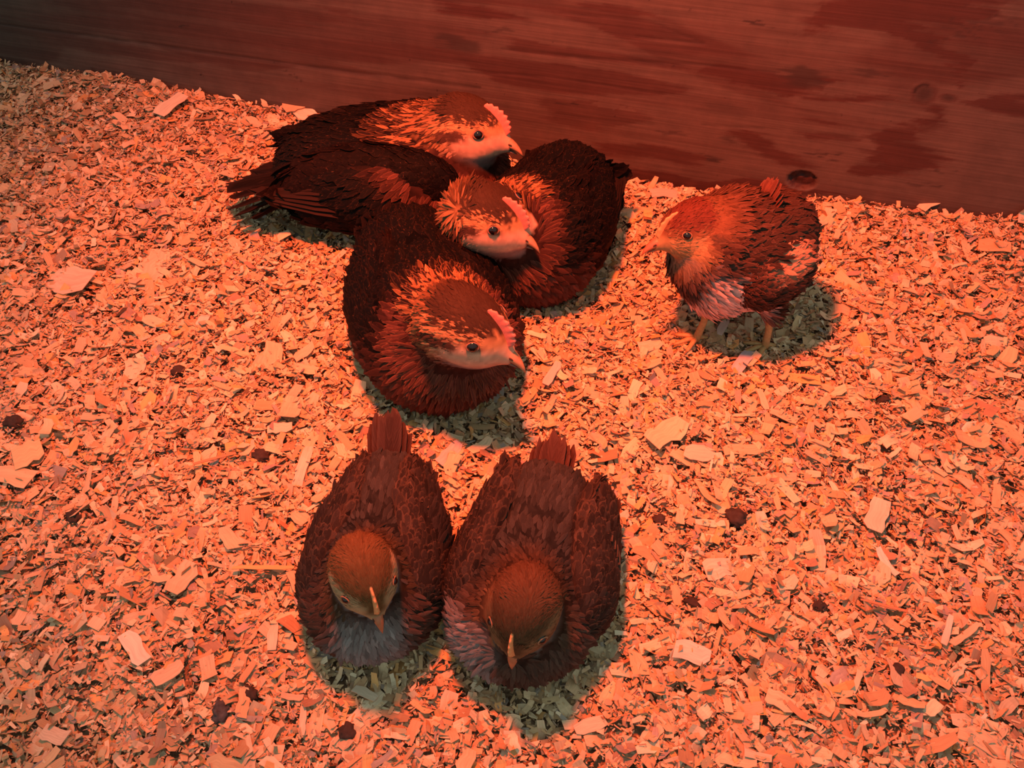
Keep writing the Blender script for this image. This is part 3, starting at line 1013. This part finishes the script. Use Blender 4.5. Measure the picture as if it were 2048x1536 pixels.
def build_bird(name, label, cat, loc, heading, dims, head, head_dir, hr, style, rng_seed, group, zlift=0.0,
               tail=None, wing=None, legs=None, n_feathers=5200, roll=0.0):
    """dims: half length L, half width W, body height Hh (m); head: world position of the head centre; loc: world xy under the body"""
    rng = np.random.default_rng(rng_seed)
    L, W, Hh = dims
    root = bpy.data.objects.new(name, None)
    COL.objects.link(root)
    root.location = (loc[0], loc[1], 0)
    ch, sh = math.cos(heading), math.sin(heading)
    root.rotation_euler = (0, 0, heading)
    tag(root, label, cat, group)
    W2L = np.array([[ch, sh, 0], [-sh, ch, 0], [0, 0, 1]])
    hc = W2L @ (np.asarray(head, float) - [loc[0], loc[1], 0])
    hd = nrm(W2L @ np.asarray(head_dir, float))
    R = frame(hd)
    z0 = zlift
    chick = style != 'hen'
    fluff = style == 'fluff'
    fld = Field(0.022 if not chick else 0.014)
    fld.ell((0, 0, z0 + .50 * Hh), (L * .98, W, .52 * Hh))
    fld.ell((.42 * L, 0, z0 + .45 * Hh), (.56 * L, .84 * W, .46 * Hh))
    fld.ell((-.62 * L, 0, z0 + .60 * Hh), (.50 * L, .62 * W, .36 * Hh))
    n0 = np.array([.50 * L, 0, z0 + .66 * Hh])
    nb = hc - R[0] * .35 * hr - R[2] * .35 * hr
    mid = (n0 + nb) / 2
    fld.cap(n0, nb, .60 * W, 1.04 * hr)
    if not fluff:
        fld.cap(np.array([.15 * L, 0, z0 + .74 * Hh]), hc - R[0] * .5 * hr, .42 * W, .85 * hr)
    fld.ell(hc, (1.30 * hr, .84 * hr, .92 * hr), R)
    fld.ell(hc + R[0] * .30 * hr - R[2] * .35 * hr, (.95 * hr, .74 * hr, .58 * hr), R)
    fld.k = fld.k
    face = Field(0.3 * hr)                     # head proper, joined with a tighter blend
    face.pr = [('c', hc + R[0] * .4 * hr - R[2] * .12 * hr, hc + R[0] * 1.60 * hr - R[2] * .34 * hr, .70 * hr, .30 * hr)]

    class Both:
        def __call__(s, p):
            a, b = fld(p), face(p)
            k = .35 * hr
            h = np.clip(.5 + .5 * (a - b) / k, 0, 1)
            return a * (1 - h) + b * h - k * h * (1 - h)
        grad = Field.grad
        project = Field.project
        mesh = Field.mesh
    S = Both()
    if legs:
        for (hx, hy, hz), r in legs['thigh']:
            fld.cap((hx * .6, hy * .8, z0 + .35 * Hh), (hx, hy, hz), r * 1.6, r)
    lo = np.minimum([-1.2 * L, -1.15 * W, z0 - .1 * Hh], hc - 2.6 * hr)
    hi = np.maximum([1.2 * L, 1.15 * W, z0 + 1.15 * Hh], hc + 2.6 * hr)
    lo[2] = min(lo[2], -.004)
    V, Q = S.mesh(lo, hi, .0034 if not chick else .0026)

    def locs(P):
        h = ((P - hc) @ R.T) / hr                             # head units
        ba = nb - n0
        t = ((P - n0) @ ba) / (ba @ ba)
        return h, t, P / np.array([L, W, Hh])

    def region(P, Nn):
        """colours and feather sizes"""
        h, t, b = locs(P)
        b[:, 2] -= z0 / Hh
        n = len(P)
        rd = np.linalg.norm(np.stack([np.where(h[:, 0] > 0, h[:, 0] * .55, h[:, 0] + .05), h[:, 1], h[:, 2]], 1), axis=1)
        rd = rd + 2 * sstep(1.75, 2.0, h[:, 0]) + 2 * sstep(1.02, 1.2, np.hypot(h[:, 1], h[:, 2] + .3)) * sstep(1.1, 1.3, h[:, 0])
        wh = 1 - sstep(1.3, 1.75 if style == 'hen' else 2.1, rd)     # 1 on the head
        tn = np.clip(t, 0, 1)
        dn = np.linalg.norm(P - (n0 + (nb - n0) * tn[:, None]), axis=1)
        wn = (1 - wh) * sstep(.15, .5, t) * (1 - sstep(.75 * W, 1.1 * W, dn))
        j = lambda s: rng.normal(0, s, n)
        up = Nn[:, 2]
        bare = np.zeros(n)
        if style == 'hen':
            back = np.array([.0034, .0028, .0026]); backb = np.array([.060, .026, .012])
            breast = np.array([.070, .026, .019]); gold = np.array([.33, .155, .062])
            ca = np.tile(back, (n, 1)); cb = np.tile(backb, (n, 1))
            pat = np.tile([.10, 0, .75], (n, 1)).astype(float)
            br = sstep(.30, .62, b[:, 0] + .25 * (.45 - b[:, 2])) * (1 - sstep(.50, .72, b[:, 2] + .12 * j(.3)))
            ca = mixv(ca, breast, br); cb = mixv(cb, np.array([.085, .034, .023]), br)
            pat[:, 2] *= 1 - .6 * br
            front = sstep(-.1, .5, -(h[:, 2]) + .35 * h[:, 0])   # front of the neck
            gsel = (rng.random(n) < .55 * (1 - sstep(1.7, 3.2, rd)) + .06)[:, None]
            hk_a = mixv(np.where(gsel, [[.21, .095, .042]], [[.018, .010, .008]]), breast, front)
            hk_b = mixv(np.where(gsel, gold[None], np.array([[.13, .058, .026]])), np.array([.12, .045, .026]), front)
            ca = ca * (1 - wn[:, None]) + hk_a * wn[:, None]
            cb = cb * (1 - wn[:, None]) + hk_b * wn[:, None]
            pat = pat * (1 - wn[:, None]) + np.array([1.0, 0, .1]) * wn[:, None]
            # head
            buff = np.array([.40, .20, .09]); skin = np.array([.62, .325, .21]); dk = np.array([.070, .030, .020])
            hca = np.tile(buff, (n, 1))
            fa = sstep(-.7, -.1, h[:, 0]) * (1 - sstep(.1, .4, h[:, 2]))
            hca = mixv(hca, skin, fa)
            crown = sstep(.50, .72, h[:, 2] + j(.12)) * sstep(-2, -1.5, h[:, 0])
            hca = mixv(hca, np.array([.026, .014, .010]), crown * .96)
            stripe = (1 - sstep(.16, .30, np.abs(h[:, 2] - .13 - .16 * h[:, 0] + j(.04)))) * sstep(-1.25, -1.0, h[:, 0]) * (1 - sstep(.05, .35, h[:, 0]))
            hca = mixv(hca, dk, stripe)
            line = (1 - sstep(.05, .13, np.abs(h[:, 2] - .26))) * sstep(.3, .5, h[:, 0]) * (1 - sstep(.85, 1.1, h[:, 0]))
            hca = mixv(hca, dk, line * .8)
            chin = sstep(.62, .84, -h[:, 2] + .06 * h[:, 0]) * sstep(-.5, .1, h[:, 0])
            hca = mixv(hca, np.array([.16, .15, .155]), chin * .85)
            nape = sstep(.9, 1.4, -h[:, 0])
            hca = mixv(hca, np.array([.20, .092, .042]), nape * .8)
            ca = ca * (1 - wh[:, None]) + hca * wh[:, None]
            cb = cb * (1 - wh[:, None]) + (hca * (.55 + .35 * fa[:, None])) * wh[:, None]
            bare[:] = fa * wh * (1 - stripe)
            pat = pat * (1 - wh[:, None]) + np.array([.2, .15, .6]) * wh[:, None] * (1 - .8 * fa[:, None])
            Lf = .019 * (1 - wn - wh) + .015 * wn + (.0052 + .0070 * sstep(.1, 1.3, -h[:, 0])) * wh
            Wf = .0075 * (1 - wn - wh) + .0028 * wn + .0020 * wh
            Lf = np.where(br > .5, .016, Lf); Wf = np.where((br > .5) & (wh < .3), np.minimum(Wf, .0048), Wf)
            Lf = Lf * (1 - .45 * fa * wh)
        elif style == 'chick':
            back = np.array([.028, .026, .024]); backb = np.array([.055, .047, .040])
            breast = np.array([.060, .033, .025])
            ca = np.tile(back, (n, 1)); cb = np.tile(backb, (n, 1))
            pat = np.tile([.2, 0, .4], (n, 1)).astype(float)
            side = sstep(.35, .8, np.abs(b[:, 1])) * (1 - sstep(.3, .6, b[:, 0]))
            ca = mixv(ca, np.array([.021, .016, .0145]), side)
            br = sstep(.35, .7, b[:, 0] + .2 * (.45 - b[:, 2]))
            ca = mixv(ca, breast, br); cb = mixv(cb, np.array([.09, .05, .036]), br)
            bib = sstep(.55, .8, b[:, 0]) * (1 - sstep(.22, .45, np.abs(b[:, 1] - BIB))) * (1 - sstep(.75, .95, b[:, 2]))
            ca = mixv(ca, np.array([.19, .17, .17]), bib * .8); cb = mixv(cb, np.array([.22, .20, .20]), bib * .8)
            crownc, facec, grey = CHC
            ca = mixv(ca, crownc * .62, .85 * (1 - sstep(1.6, 3.3, rd)))
            hca = np.tile(crownc, (n, 1))
            fa = sstep(.25, .6, np.abs(h[:, 1])) * (1 - sstep(.40, .70, h[:, 2])) * sstep(-.7, -.3, h[:, 0])
            fa = np.maximum(fa, (1 - sstep(-.2, .2, h[:, 2])) * sstep(-.3, .2, h[:, 0]))
            hca = mixv(hca, facec, fa)
            chin = sstep(.62, .9, -h[:, 2]) * sstep(-.6, 0, h[:, 0])
            hca = mixv(hca, grey, chin)
            ear = np.exp(-(((h[:, 0] + .35) / .16) ** 2 + ((h[:, 2] - .05) / .28) ** 2)) * (np.abs(h[:, 1]) > .5)
            hca = mixv(hca, np.array([.12, .055, .03]), ear * .8)
            ca = ca * (1 - wh[:, None]) + hca * wh[:, None]
            cb = cb * (1 - wh[:, None]) + hca * .8 * wh[:, None]
            pat = pat * (1 - wh[:, None]) + np.array([0, 0, .4]) * wh[:, None]
            Lf = .0125 * (1 - wn - wh) + .0085 * wn + .0050 * wh
            Wf = .0034 * (1 - wn - wh) + .0022 * wn + .0013 * wh
        else:                                                  # fluffy standing chick
            ca = np.tile([.044, .020, .014], (n, 1)); cb = np.tile([.12, .058, .037], (n, 1))
            pat = np.tile([.3, 0, .8], (n, 1)).astype(float)
            rump = sstep(.45, .8, -b[:, 0])
            ca = mixv(ca, np.array([.045, .02, .015]), rump)
            bk = (1 - sstep(.25, .4, np.hypot(b[:, 0] - .9, b[:, 2] - .45)))
            ca = mixv(ca, np.array([.045, .03, .027]), bk)
            ca = mixv(ca, np.array([.088, .038, .022]), wn * .7)
            belly = (1 - sstep(.50, .64, b[:, 2])) * sstep(-.30, .0, b[:, 0]) * (1 - sstep(.84, .98, b[:, 0]))
            ca = mixv(ca, np.array([.52, .35, .32]), belly); cb = mixv(cb, np.array([.58, .42, .38]), belly)
            crownc = np.array([.11, .030, .018])
            hca = np.tile([.15, .062, .03], (n, 1))
            hca = mixv(hca, crownc, sstep(.35, .6, h[:, 2] + j(.1)) * sstep(-.9, -.5, h[:, 0]))
            fa = (1 - sstep(.0, .35, h[:, 2])) * sstep(-.2, .2, h[:, 0])
            hca = mixv(hca, np.array([.34, .20, .09]), fa)
            st = (1 - sstep(.12, .25, np.abs(h[:, 2] - .0))) * sstep(-1.3, -1.0, h[:, 0]) * (1 - sstep(-.3, .0, h[:, 0]))
            hca = mixv(hca, np.array([.05, .035, .024]), st * .8)
            hca = mixv(hca, np.array([.20, .17, .15]), sstep(.6, .85, -h[:, 2]) * sstep(-1.2, -.8, -h[:, 0]) * .6)
            ca = ca * (1 - wh[:, None]) + hca * wh[:, None]
            cb = cb * (1 - wh[:, None]) + hca * 1.15 * wh[:, None]
            Lf = .0135 * (1 - wh) + .0055 * wh
            Wf = .0036 * (1 - wh) + .0018 * wh
        var = np.exp(rng.normal(0, .20, n) * (1 - .6 * wh))[:, None]
        return np.clip(ca * var, .004, .85), np.clip(cb * var, .004, .85), np.clip(pat, 0, 1), Lf, Wf, wh, wn, bare

    def flow(P, Nn):
        h, t, b = locs(P)
        rd = np.linalg.norm(np.stack([np.where(h[:, 0] > 0, h[:, 0] * .55, h[:, 0]), h[:, 1], h[:, 2]], 1), axis=1)
        wh = np.exp(-(rd / 1.6) ** 4)
        ba = nrm(n0 - nb)
        tn = np.clip(t, 0, 1)
        wn = sstep(.0, .5, t) * (1 - wh)
        low = sstep(.2, .7, b[:, 0]) * (1 - sstep(.4, .8, b[:, 2]))
        body = np.stack([-np.ones(len(P)), -.25 * b[:, 1] * 0, -.12 - 1.0 * low], -1)
        wb_ = sstep(-.1, 1.0, -h[:, 0])[:, None]              # back of the head: feathers turn down the neck
        hd_ = nrm(-R[0][None] * (1 - .8 * wb_) + nrm(n0 - hc)[None] * wb_ * .9)
        d = hd_ * wh[:, None] + (nrm(ba[None] + .35 * nrm(P - (n0 + (nb - n0) * tn[:, None])))) * wn[:, None] + nrm(body) * (1 - wh - wn)[:, None]
        d = d - Nn * (d * Nn).sum(1, keepdims=True)
        return nrm(d)

    # skin
    body = quads_mesh('body', V, Q)
    Nv = S.grad(V)
    ca, cb, pat, *_ = region(V, Nv)
    pcol(body, 'ca', ca * (.5 + .5 * _[2])[:, None])
    pcol(body, 'cb', cb)
    pcol(body, 'pat', pat * 0)
    pcol(body, 'fuv', np.tile([.5, .5, .5], (len(V), 1)))
    link('body', body, MAT_F, root)

    # ---- wings
    wfields = []
    wg = dict(shoulder=(.50, .74, .62), tip=(-.92, .52, .66), half=(.80, .20, .40), flights=8, flen=1.0 if style == 'hen' else .45, out=0.0, drop=0.0)
    wg.update(wing or {})
    for s in (1, -1):
        ww = dict(wg)
        if wing and ('left' if s > 0 else 'right') in wing:
            ww.update(wing['left' if s > 0 else 'right'])
        a = np.array(ww['shoulder']) * [L, W, Hh] * [1, s, 1] + [0, 0, z0]
        b = np.array(ww['tip']) * [L, W, Hh] * [1, s, 1] + [0, 0, z0]
        c = a * .52 + b * .48
        ax = nrm(b - a)
        outw = nrm(np.array([0, s, .42]) - ax * np.dot([0, s, .42], ax))
        hgt_ = np.cross(outw, ax) * s                         # along the height of the wing
        Rw = np.stack([ax, outw, hgt_])
        hl = np.linalg.norm(b - a) * .58
        wf = Field(.004)
        wf.ell(c, (hl, ww['half'][1] * W, ww['half'][2] * Hh), Rw)
        wf.ell(a * .75 + b * .25, (hl * .55, ww['half'][1] * W * 1.15, ww['half'][2] * Hh * .9), Rw)
        mlo, mhi = c - 1.25 * hl, c + 1.25 * hl
        Vw, Qw = wf.mesh(mlo, mhi, .0042 if not chick else .0032)
        wm = quads_mesh('wing', Vw, Qw)
        if style == 'hen':
            wa, wb2, wpat = np.array([.0036, .0029, .0027]), np.array([.036, .016, .009]), np.array([.10, .0, .8])
            fa_, fb_ = np.array([.014, .008, .0065]), np.array([.034, .016, .011])
            cl, cw = .019, .0115
        elif style == 'chick':
            wa, wb2, wpat = np.array([.022, .016, .0135]), np.array([.080, .048, .032]), np.array([.45, 0, .55])
            fa_, fb_ = np.array([.032, .020, .016]), np.array([.16, .11, .075])
            cl, cw = .0125, .0072
        else:
            wa, wb2, wpat = np.array([.042, .017, .013]), np.array([.16, .065, .04]), np.array([.3, 0, .7])
            fa_, fb_ = np.array([.04, .016, .012]), np.array([.30, .17, .10])
            cl, cw = .0115, .0042
        n = len(Vw)
        for nm, vv in (('ca', wa), ('cb', wb2), ('pat', wpat * 0), ('fuv', np.array([.5, .5, .5]))):
            pcol(wm, nm, np.tile(vv, (n, 1)))
        wo = link('wing', wm, MAT_F, root)
        wfields.append(wf)
        # coverts
        Aw = np.linalg.norm(np.cross(Vw[Qw[:, 2]] - Vw[Qw[:, 0]], Vw[Qw[:, 3]] - Vw[Qw[:, 1]]), axis=1)
        Cw = Vw[Qw].mean(1)
        side = ((Cw - c) @ outw) > -.25 * ww['half'][1] * W
        pw = Aw * side
        nn = 950 if style == 'hen' else 900
        fi = rng.choice(len(Qw), nn, p=pw / pw.sum())
        wt = rng.dirichlet([1, 1, 1, 1], nn)
        Pw = wf.project((Vw[Qw[fi]] * wt[..., None]).sum(1), 2)
        Nw = wf.grad(Pw)
        tw = ((Pw - a) @ ax) / np.linalg.norm(b - a)
        Dw = nrm(ax[None] + rng.normal(0, .10 if not fluff else .25, (nn, 3)) + hgt_[None] * -.12)
        Dw = nrm(Dw - Nw * (Dw * Nw).sum(1, keepdims=True))
        lf = cl * (.55 + .75 * np.clip(tw, 0, 1)) * np.exp(rng.normal(0, .12, nn))
        wd = cw * (.7 + .5 * np.clip(tw, 0, 1))
        var = np.exp(rng.normal(0, .28, nn))[:, None]
        caw, cbw = np.tile(wa, (nn, 1)) * var, np.tile(wb2, (nn, 1)) * np.exp(rng.normal(0, .3, nn))[:, None]
        patw = np.tile(wpat, (nn, 1))
        if fluff:
            pt = np.exp(-(((tw - .60) / .28) ** 2)) * sstep(-.45, .2, ((Pw - c) @ hgt_) / (ww['half'][2] * Hh))
            caw = mixv(caw, np.array([.46, .22, .13]), pt); cbw = mixv(cbw, np.array([.50, .28, .18]), pt)
        if style == 'hen':
            lowr = sstep(.35, .8, tw)
            caw = mixv(caw, np.array([.007, .0042, .0036]), lowr)
        ok = (Pw[:, 2] > .002) & ((Nw @ ax) < (.9 if style == 'hen' else .6))
        arrw = feather_arrays(Pw[ok], Dw[ok], Nw[ok], lf[ok], wd[ok], rng.normal(.10, .05, ok.sum()) + (.2 if fluff else 0), np.full(ok.sum(), .08), caw[ok], cbw[ok], patw[ok], rng)
        link('wing_coverts', feather_mesh('wing_coverts', [arrw]), MAT_F, wo, kind='stuff')
        # flight feathers, laid one over the other along the rear of the wing
        nf = ww['flights']
        for q in range(nf):
            e = q / max(1, nf - 1)
            hgt0 = (.62 - 1.30 * e) * ww['half'][2] * Hh
            st = a + (b - a) * (.42 + .16 * (1 - e)) + hgt_ * hgt0 + outw * (ww['half'][1] * W * .9)
            st = wf.project(st[None], 6)[0] + wf.grad(st[None])[0] * .0012
            tgt = b + ax * (ww['flen'] * L * (.26 + .10 * e - .34 * (1 - e) ** 2)) + hgt_ * hgt0 * .22 + outw * ((.06 if style == 'hen' else -.12) * W + ww['out'] * W)
            st[2] = max(st[2], .005)
            tgt[2] = max(tgt[2], .008)
            dv = tgt - st
            long_feather('flight_feather', wo, st, dv, .5 * outw + np.array([0, 0, 1.0]), np.linalg.norm(dv), (.0150 if style == 'hen' else .0085 if style == 'chick' else .0075),
                         fa_ * rng.uniform(.8, 1.25), fb_ * rng.uniform(.85, 1.15), np.array([.55 if chick else .35, .25 if chick else .1, .35]), rng, lift=.10, curl=.10, point=.4)

    # feathers over the skin
    A = np.linalg.norm(np.cross(V[Q[:, 2]] - V[Q[:, 0]], V[Q[:, 3]] - V[Q[:, 1]]), axis=1)
    C = V[Q].mean(1)
    hcl = np.linalg.norm((C - hc) / hr, axis=1)
    wgt = A * (1 + 4.5 * (hcl < 1.8) + 1.2 * ((hcl >= 1.8) & (hcl < 2.8))) * (C[:, 2] > .004)
    wgt = wgt * np.where(hcl < 1.8, 1, 1)
    f = rng.choice(len(Q), n_feathers, p=wgt / wgt.sum())
    w = rng.dirichlet([1, 1, 1, 1], n_feathers)
    P = (V[Q[f]] * w[..., None]).sum(1)
    P = S.project(P, 2)
    Nn = S.grad(P)
    ca, cb, pat, Lf, Wf, wh, wn, bare = region(P, Nn)
    h = ((P - hc) @ R.T) / hr
    keep = ~((h[:, 0] > (1.0 if style == 'hen' else 1.3)) & (h[:, 0] < 1.95) & (np.hypot(h[:, 1], h[:, 2] + .3) < 1.12)) & (P[:, 2] > .002)
    keep &= rng.random(len(P)) > .8 * bare
    eyep = np.array([[.50, .80, .24], [.50, -.80, .24]])
    for e in eyep:
        keep &= np.linalg.norm((h - e), axis=1) > .36
    for wf in wfields:
        keep &= wf(P) > -.0005
    D = flow(P, Nn)
    D = nrm(D + rng.normal(0, .16 if not fluff else .28, D.shape))
    D = nrm(D - Nn * (D * Nn).sum(1, keepdims=True))
    lift = rng.normal(.08, .06, len(P)) * (1 - .3 * wh) + (.30 if fluff else 0.03)
    curl = np.full(len(P), .10) * (1 - .9 * wn) + (.16 if fluff else 0)
    lift = np.maximum(lift, curl * .9 + .02)
    Lf = Lf * np.exp(rng.normal(0, .15, len(P)))
    k = keep
    arr = feather_arrays(P[k] - Nn[k] * .0002, D[k], Nn[k], Lf[k], Wf[k], lift[k], curl[k], ca[k], cb[k], pat[k], rng)
    pl = link('plumage', feather_mesh('plumage', [arr]), MAT_F, root, kind='stuff')

    # ---- face
    bmat = {'hen': MAT_BEAK, 'chick': MAT_BEAK_C, 'fluff': MAT_BEAK_C}[style]
    b0 = hc + R[0] * 1.30 * hr - R[2] * .26 * hr
    bl = 1.12 * hr if style == 'hen' else 1.15 * hr
    tt = np.linspace(0, 1, 8)
    up_pts = b0 + np.outer(tt * bl, R[0]) + np.outer(.06 * hr - .05 * hr * tt - .42 * hr * tt ** 3, R[2])
    sh_ = np.clip(1 - tt ** 1.35, .02, 1) ** .85
    ub = loft('upper_beak', up_pts, .33 * hr * sh_, .26 * hr * sh_, R, bmat, root)
    dn_pts = b0 + np.outer(tt * bl * .74, R[0]) + np.outer(-.20 * hr - .16 * hr * tt, R[2])
    loft('lower_beak', dn_pts, .28 * hr * sh_, .13 * hr * sh_, R, MAT_BEAK_D if style == 'hen' else bmat, root)
    for s in (-1, 1):
        c = b0 + R[0] * .42 * bl + R[1] * s * .21 * hr + R[2] * .08 * hr
        pts = c + np.outer(np.linspace(-1, 1, 5) * .12 * hr, R[0])
        pr = np.array([.2, .8, 1, .8, .2])
        loft('nostril', pts, .035 * hr * pr, .045 * hr * pr, R, MAT_NOSTRIL, ub, n=8)
    for s in (1, -1):
        eye_parts(root, S, hc + R[0] * .50 * hr + R[1] * s * .8 * hr + R[2] * .24 * hr, (.205 if style == 'hen' else .20) * hr,
                  MAT_LID if style == 'hen' else MAT_LID_C)
    if style == 'hen':
        comb_part(root, S, hc, R, hr, .34 * hr, .075 * hr, MAT_COMB, x0=1.75, x1=.45, teeth=7)
    else:
        comb_part(root, S, hc, R, hr, .20 * hr, .085 * hr, MAT_COMB_C, x0=1.8, x1=.55, teeth=5)

    # ---- tail
    if tail:
        base = np.array(tail.get('base', (-.90, 0, .66))) * [L, W, Hh] + [0, 0, z0]
        nT = tail['n']
        for q in range(nT):
            e = (q - (nT - 1) / 2) / max(1, (nT - 1) / 2)
            el = math.radians(tail['elev'] - tail.get('arch', 10) * abs(e))
            yw = math.radians(tail['spread']) * e + math.radians(tail.get('yaw', 0))
            d = np.array([-math.cos(el) * math.cos(yw), -math.cos(el) * math.sin(yw), math.sin(el)])
            up = np.array([math.sin(el), 0, math.cos(el)])
            nrmv = nrm(up + np.array([0, -.9 * e, 0]) * (-1))
            ln = tail['len'] * (1 - .22 * abs(e)) * rng.uniform(.92, 1.05)
            tc = np.array(tail['ca']) * rng.uniform(.8, 1.2)
            long_feather('tail_feather', root, base + np.array([0, -e * .18 * W, -abs(e) * .05 * Hh]) + up * .0012 * (1 - abs(e)) * (q % 3), d, nrmv, ln,
                         tail['w'], tc, np.array(tail['cb']), np.array([.4, .1, .45]), rng, lift=.04, curl=.10, point=.35)

    # ---- legs of a standing bird
    if legs:
        for (hip, r), foot in zip(legs['thigh'], legs['foot']):
            hip = np.array(hip)
            ft = W2L @ (np.array(foot) - [loc[0], loc[1], 0])
            ft[2] += .004
            k = hip * .45 + ft * .55 + np.array([-.002, 0, 0])
            pts = [hip + (0, 0, .004), hip * .7 + ft * .3 + (-.0015, 0, 0), k, ft + (0, 0, .002), ft - (0, 0, .0015)]
            lr = np.array([.0042, .0032, .0029, .0033, .0030])
            lo_ = loft('leg', pts, lr, lr, np.eye(3), MAT_LEG, root, n=10)
            for ang, ln in ((0, .021), (38, .018), (-38, .018), (180, .010)):
                aa = math.radians(ang)
                dd = np.array([math.cos(aa), math.sin(aa), 0])
                tp = [ft + (0, 0, .0005), ft + dd * ln * .4 + (0, 0, .0012), ft + dd * ln * .8 - (0, 0, .0006), ft + dd * ln - (0, 0, .0012)]
                sdv = np.array([-dd[1], dd[0], 0])
                loft('toe', tp, [.0024, .0023, .0018, .0013], [.0022, .0021, .0016, .0011], np.stack([dd, sdv, [0, 0, 1]]), MAT_LEG, lo_, n=8)
                cp = [tp[-1] - dd * .0006, tp[-1] + dd * .002, tp[-1] + dd * .0035 - (0, 0, .0012)]
                loft('claw', cp, [.0012, .0009, .0002], [.0011, .0008, .0002], np.stack([dd, sdv, [0, 0, 1]]), MAT_CLAW, lo_, n=6)
    return root


def toward(a, b):
    return math.atan2(b[1] - a[1], b[0] - a[0])


GR = None
# hen at the back, facing right
build_bird('hen', 'large dark hen at the back by the wall, facing right, tail spread left', 'chicken',
           (-.108, .738), math.radians(4), (.098, .080, .102), G(943, 252, .108), (.93, -.30, -.16), .0215, 'hen', 101, GR,
           tail=dict(n=9, elev=-5, spread=24, len=.088, w=.022, ca=(.010, .0065, .0055), cb=(.03, .015, .011), arch=5, base=(-.84, 0, .50)),
           wing=dict(tip=(-.95, .50, .60)), n_feathers=9500)
# hen on the right at the back, body towards the camera, head turned right
build_bird('hen', 'dark hen resting behind the centre hen, head turned right over mahogany breast', 'chicken',
           (.029, .655), toward((.055, .72), (.005, .60)), (.084, .060, .094), G(975, 434, .104), (.90, -.36, -.20), .0200, 'hen', 102, GR,
           tail=dict(n=7, elev=5, spread=10, len=.016, w=.018, ca=(.010, .0065, .0055), cb=(.03, .015, .011), base=(-.8, 0, .62)),
           wing=dict(tip=(-.84, .56, .60)), n_feathers=9500)
# centre hen
build_bird('hen', 'dark hen sitting in the centre with gold-streaked neck and pink comb', 'chicken',
           (-.066, .540), toward((-.084, .62), (-.036, .465)), (.094, .065, .094), G(940, 652, .104), (.84, -.44, -.26), .0200, 'hen', 103, GR,
           tail=dict(n=7, elev=16, spread=12, len=.030, w=.020, ca=(.010, .0065, .0055), cb=(.03, .015, .011), base=(-.8, 0, .64)),
           wing=dict(tip=(-.84, .40, .64)), n_feathers=9500)
# two young birds at the front
BIB, CHC = 0.10, (np.array([.115, .056, .023]), np.array([.40, .25, .135]), np.array([.22, .215, .23]))
build_bird('chick', 'brown chick at the front left with orange head and upright tail', 'chicken',
           (-.084, .313), toward((-.080, .38), (-.086, .25)), (.064, .046, .070), G(729, 1152, .088), (.34, -.74, -.52), .0132, 'chick', 104, GR,
           tail=dict(n=7, elev=50, spread=6, len=.046, w=.0095, ca=(.042, .022, .017), cb=(.08, .045, .033), arch=4, base=(-.84, 0, .70)),
           wing=dict(tip=(-.90, .42, .68), half=(.8, .25, .42)), n_feathers=10000)
BIB, CHC = -0.45, (np.array([.085, .041, .021]), np.array([.20, .10, .05]), np.array([.10, .095, .09]))
build_bird('chick', 'reddish brown chick at the front right, head bowed, wings loosely held', 'chicken',
           (.011, .303), toward((.028, .37), (.002, .25)), (.068, .050, .068), G(1046, 1226, .078), (-.24, -.62, -.74), .0146, 'chick', 105, GR,
           tail=dict(n=7, elev=44, spread=6, len=.036, w=.0095, ca=(.055, .024, .017), cb=(.10, .048, .033), arch=4, base=(-.84, 0, .68)),
           wing=dict(tip=(-.90, .56, .69), half=(.8, .25, .42), out=.04, left=dict(shoulder=(.45, .80, .60), tip=(-.88, .72, .64))), n_feathers=10000)
# standing chick
FC = G(1480, 490, .088)
hdF = math.radians(197)
cF, sF = math.cos(hdF), math.sin(hdF)
W2F = np.array([[cF, sF, 0], [-sF, cF, 0], [0, 0, 1]])
feet = [G(1528, 700, .002), G(1392, 684, .002)]
hips = []
for ftw in feet:
    q = W2F @ (ftw - [FC[0], FC[1], 0])
    hips.append(((q[0] * .85, q[1] * .9, .044), .0068))
build_bird('chick', 'fluffy rust-red chick standing on the right near the wall', 'chicken',
           (FC[0], FC[1]), hdF, (.051, .047, .088), G(1380, 450, .112), (-.92, -.30, -.22), .0172, 'fluff', 106, GR, zlift=.040,
           tail=dict(n=9, elev=76, spread=55, len=.022, w=.0055, ca=(.11, .035, .022), cb=(.20, .08, .05), arch=8, base=(-.28, 0, .95)),
           wing=dict(shoulder=(.36, .84, .46), tip=(-.66, .74, .60), half=(.8, .26, .30), flights=6, flen=.3), legs=dict(thigh=hips, foot=feet), n_feathers=9000)
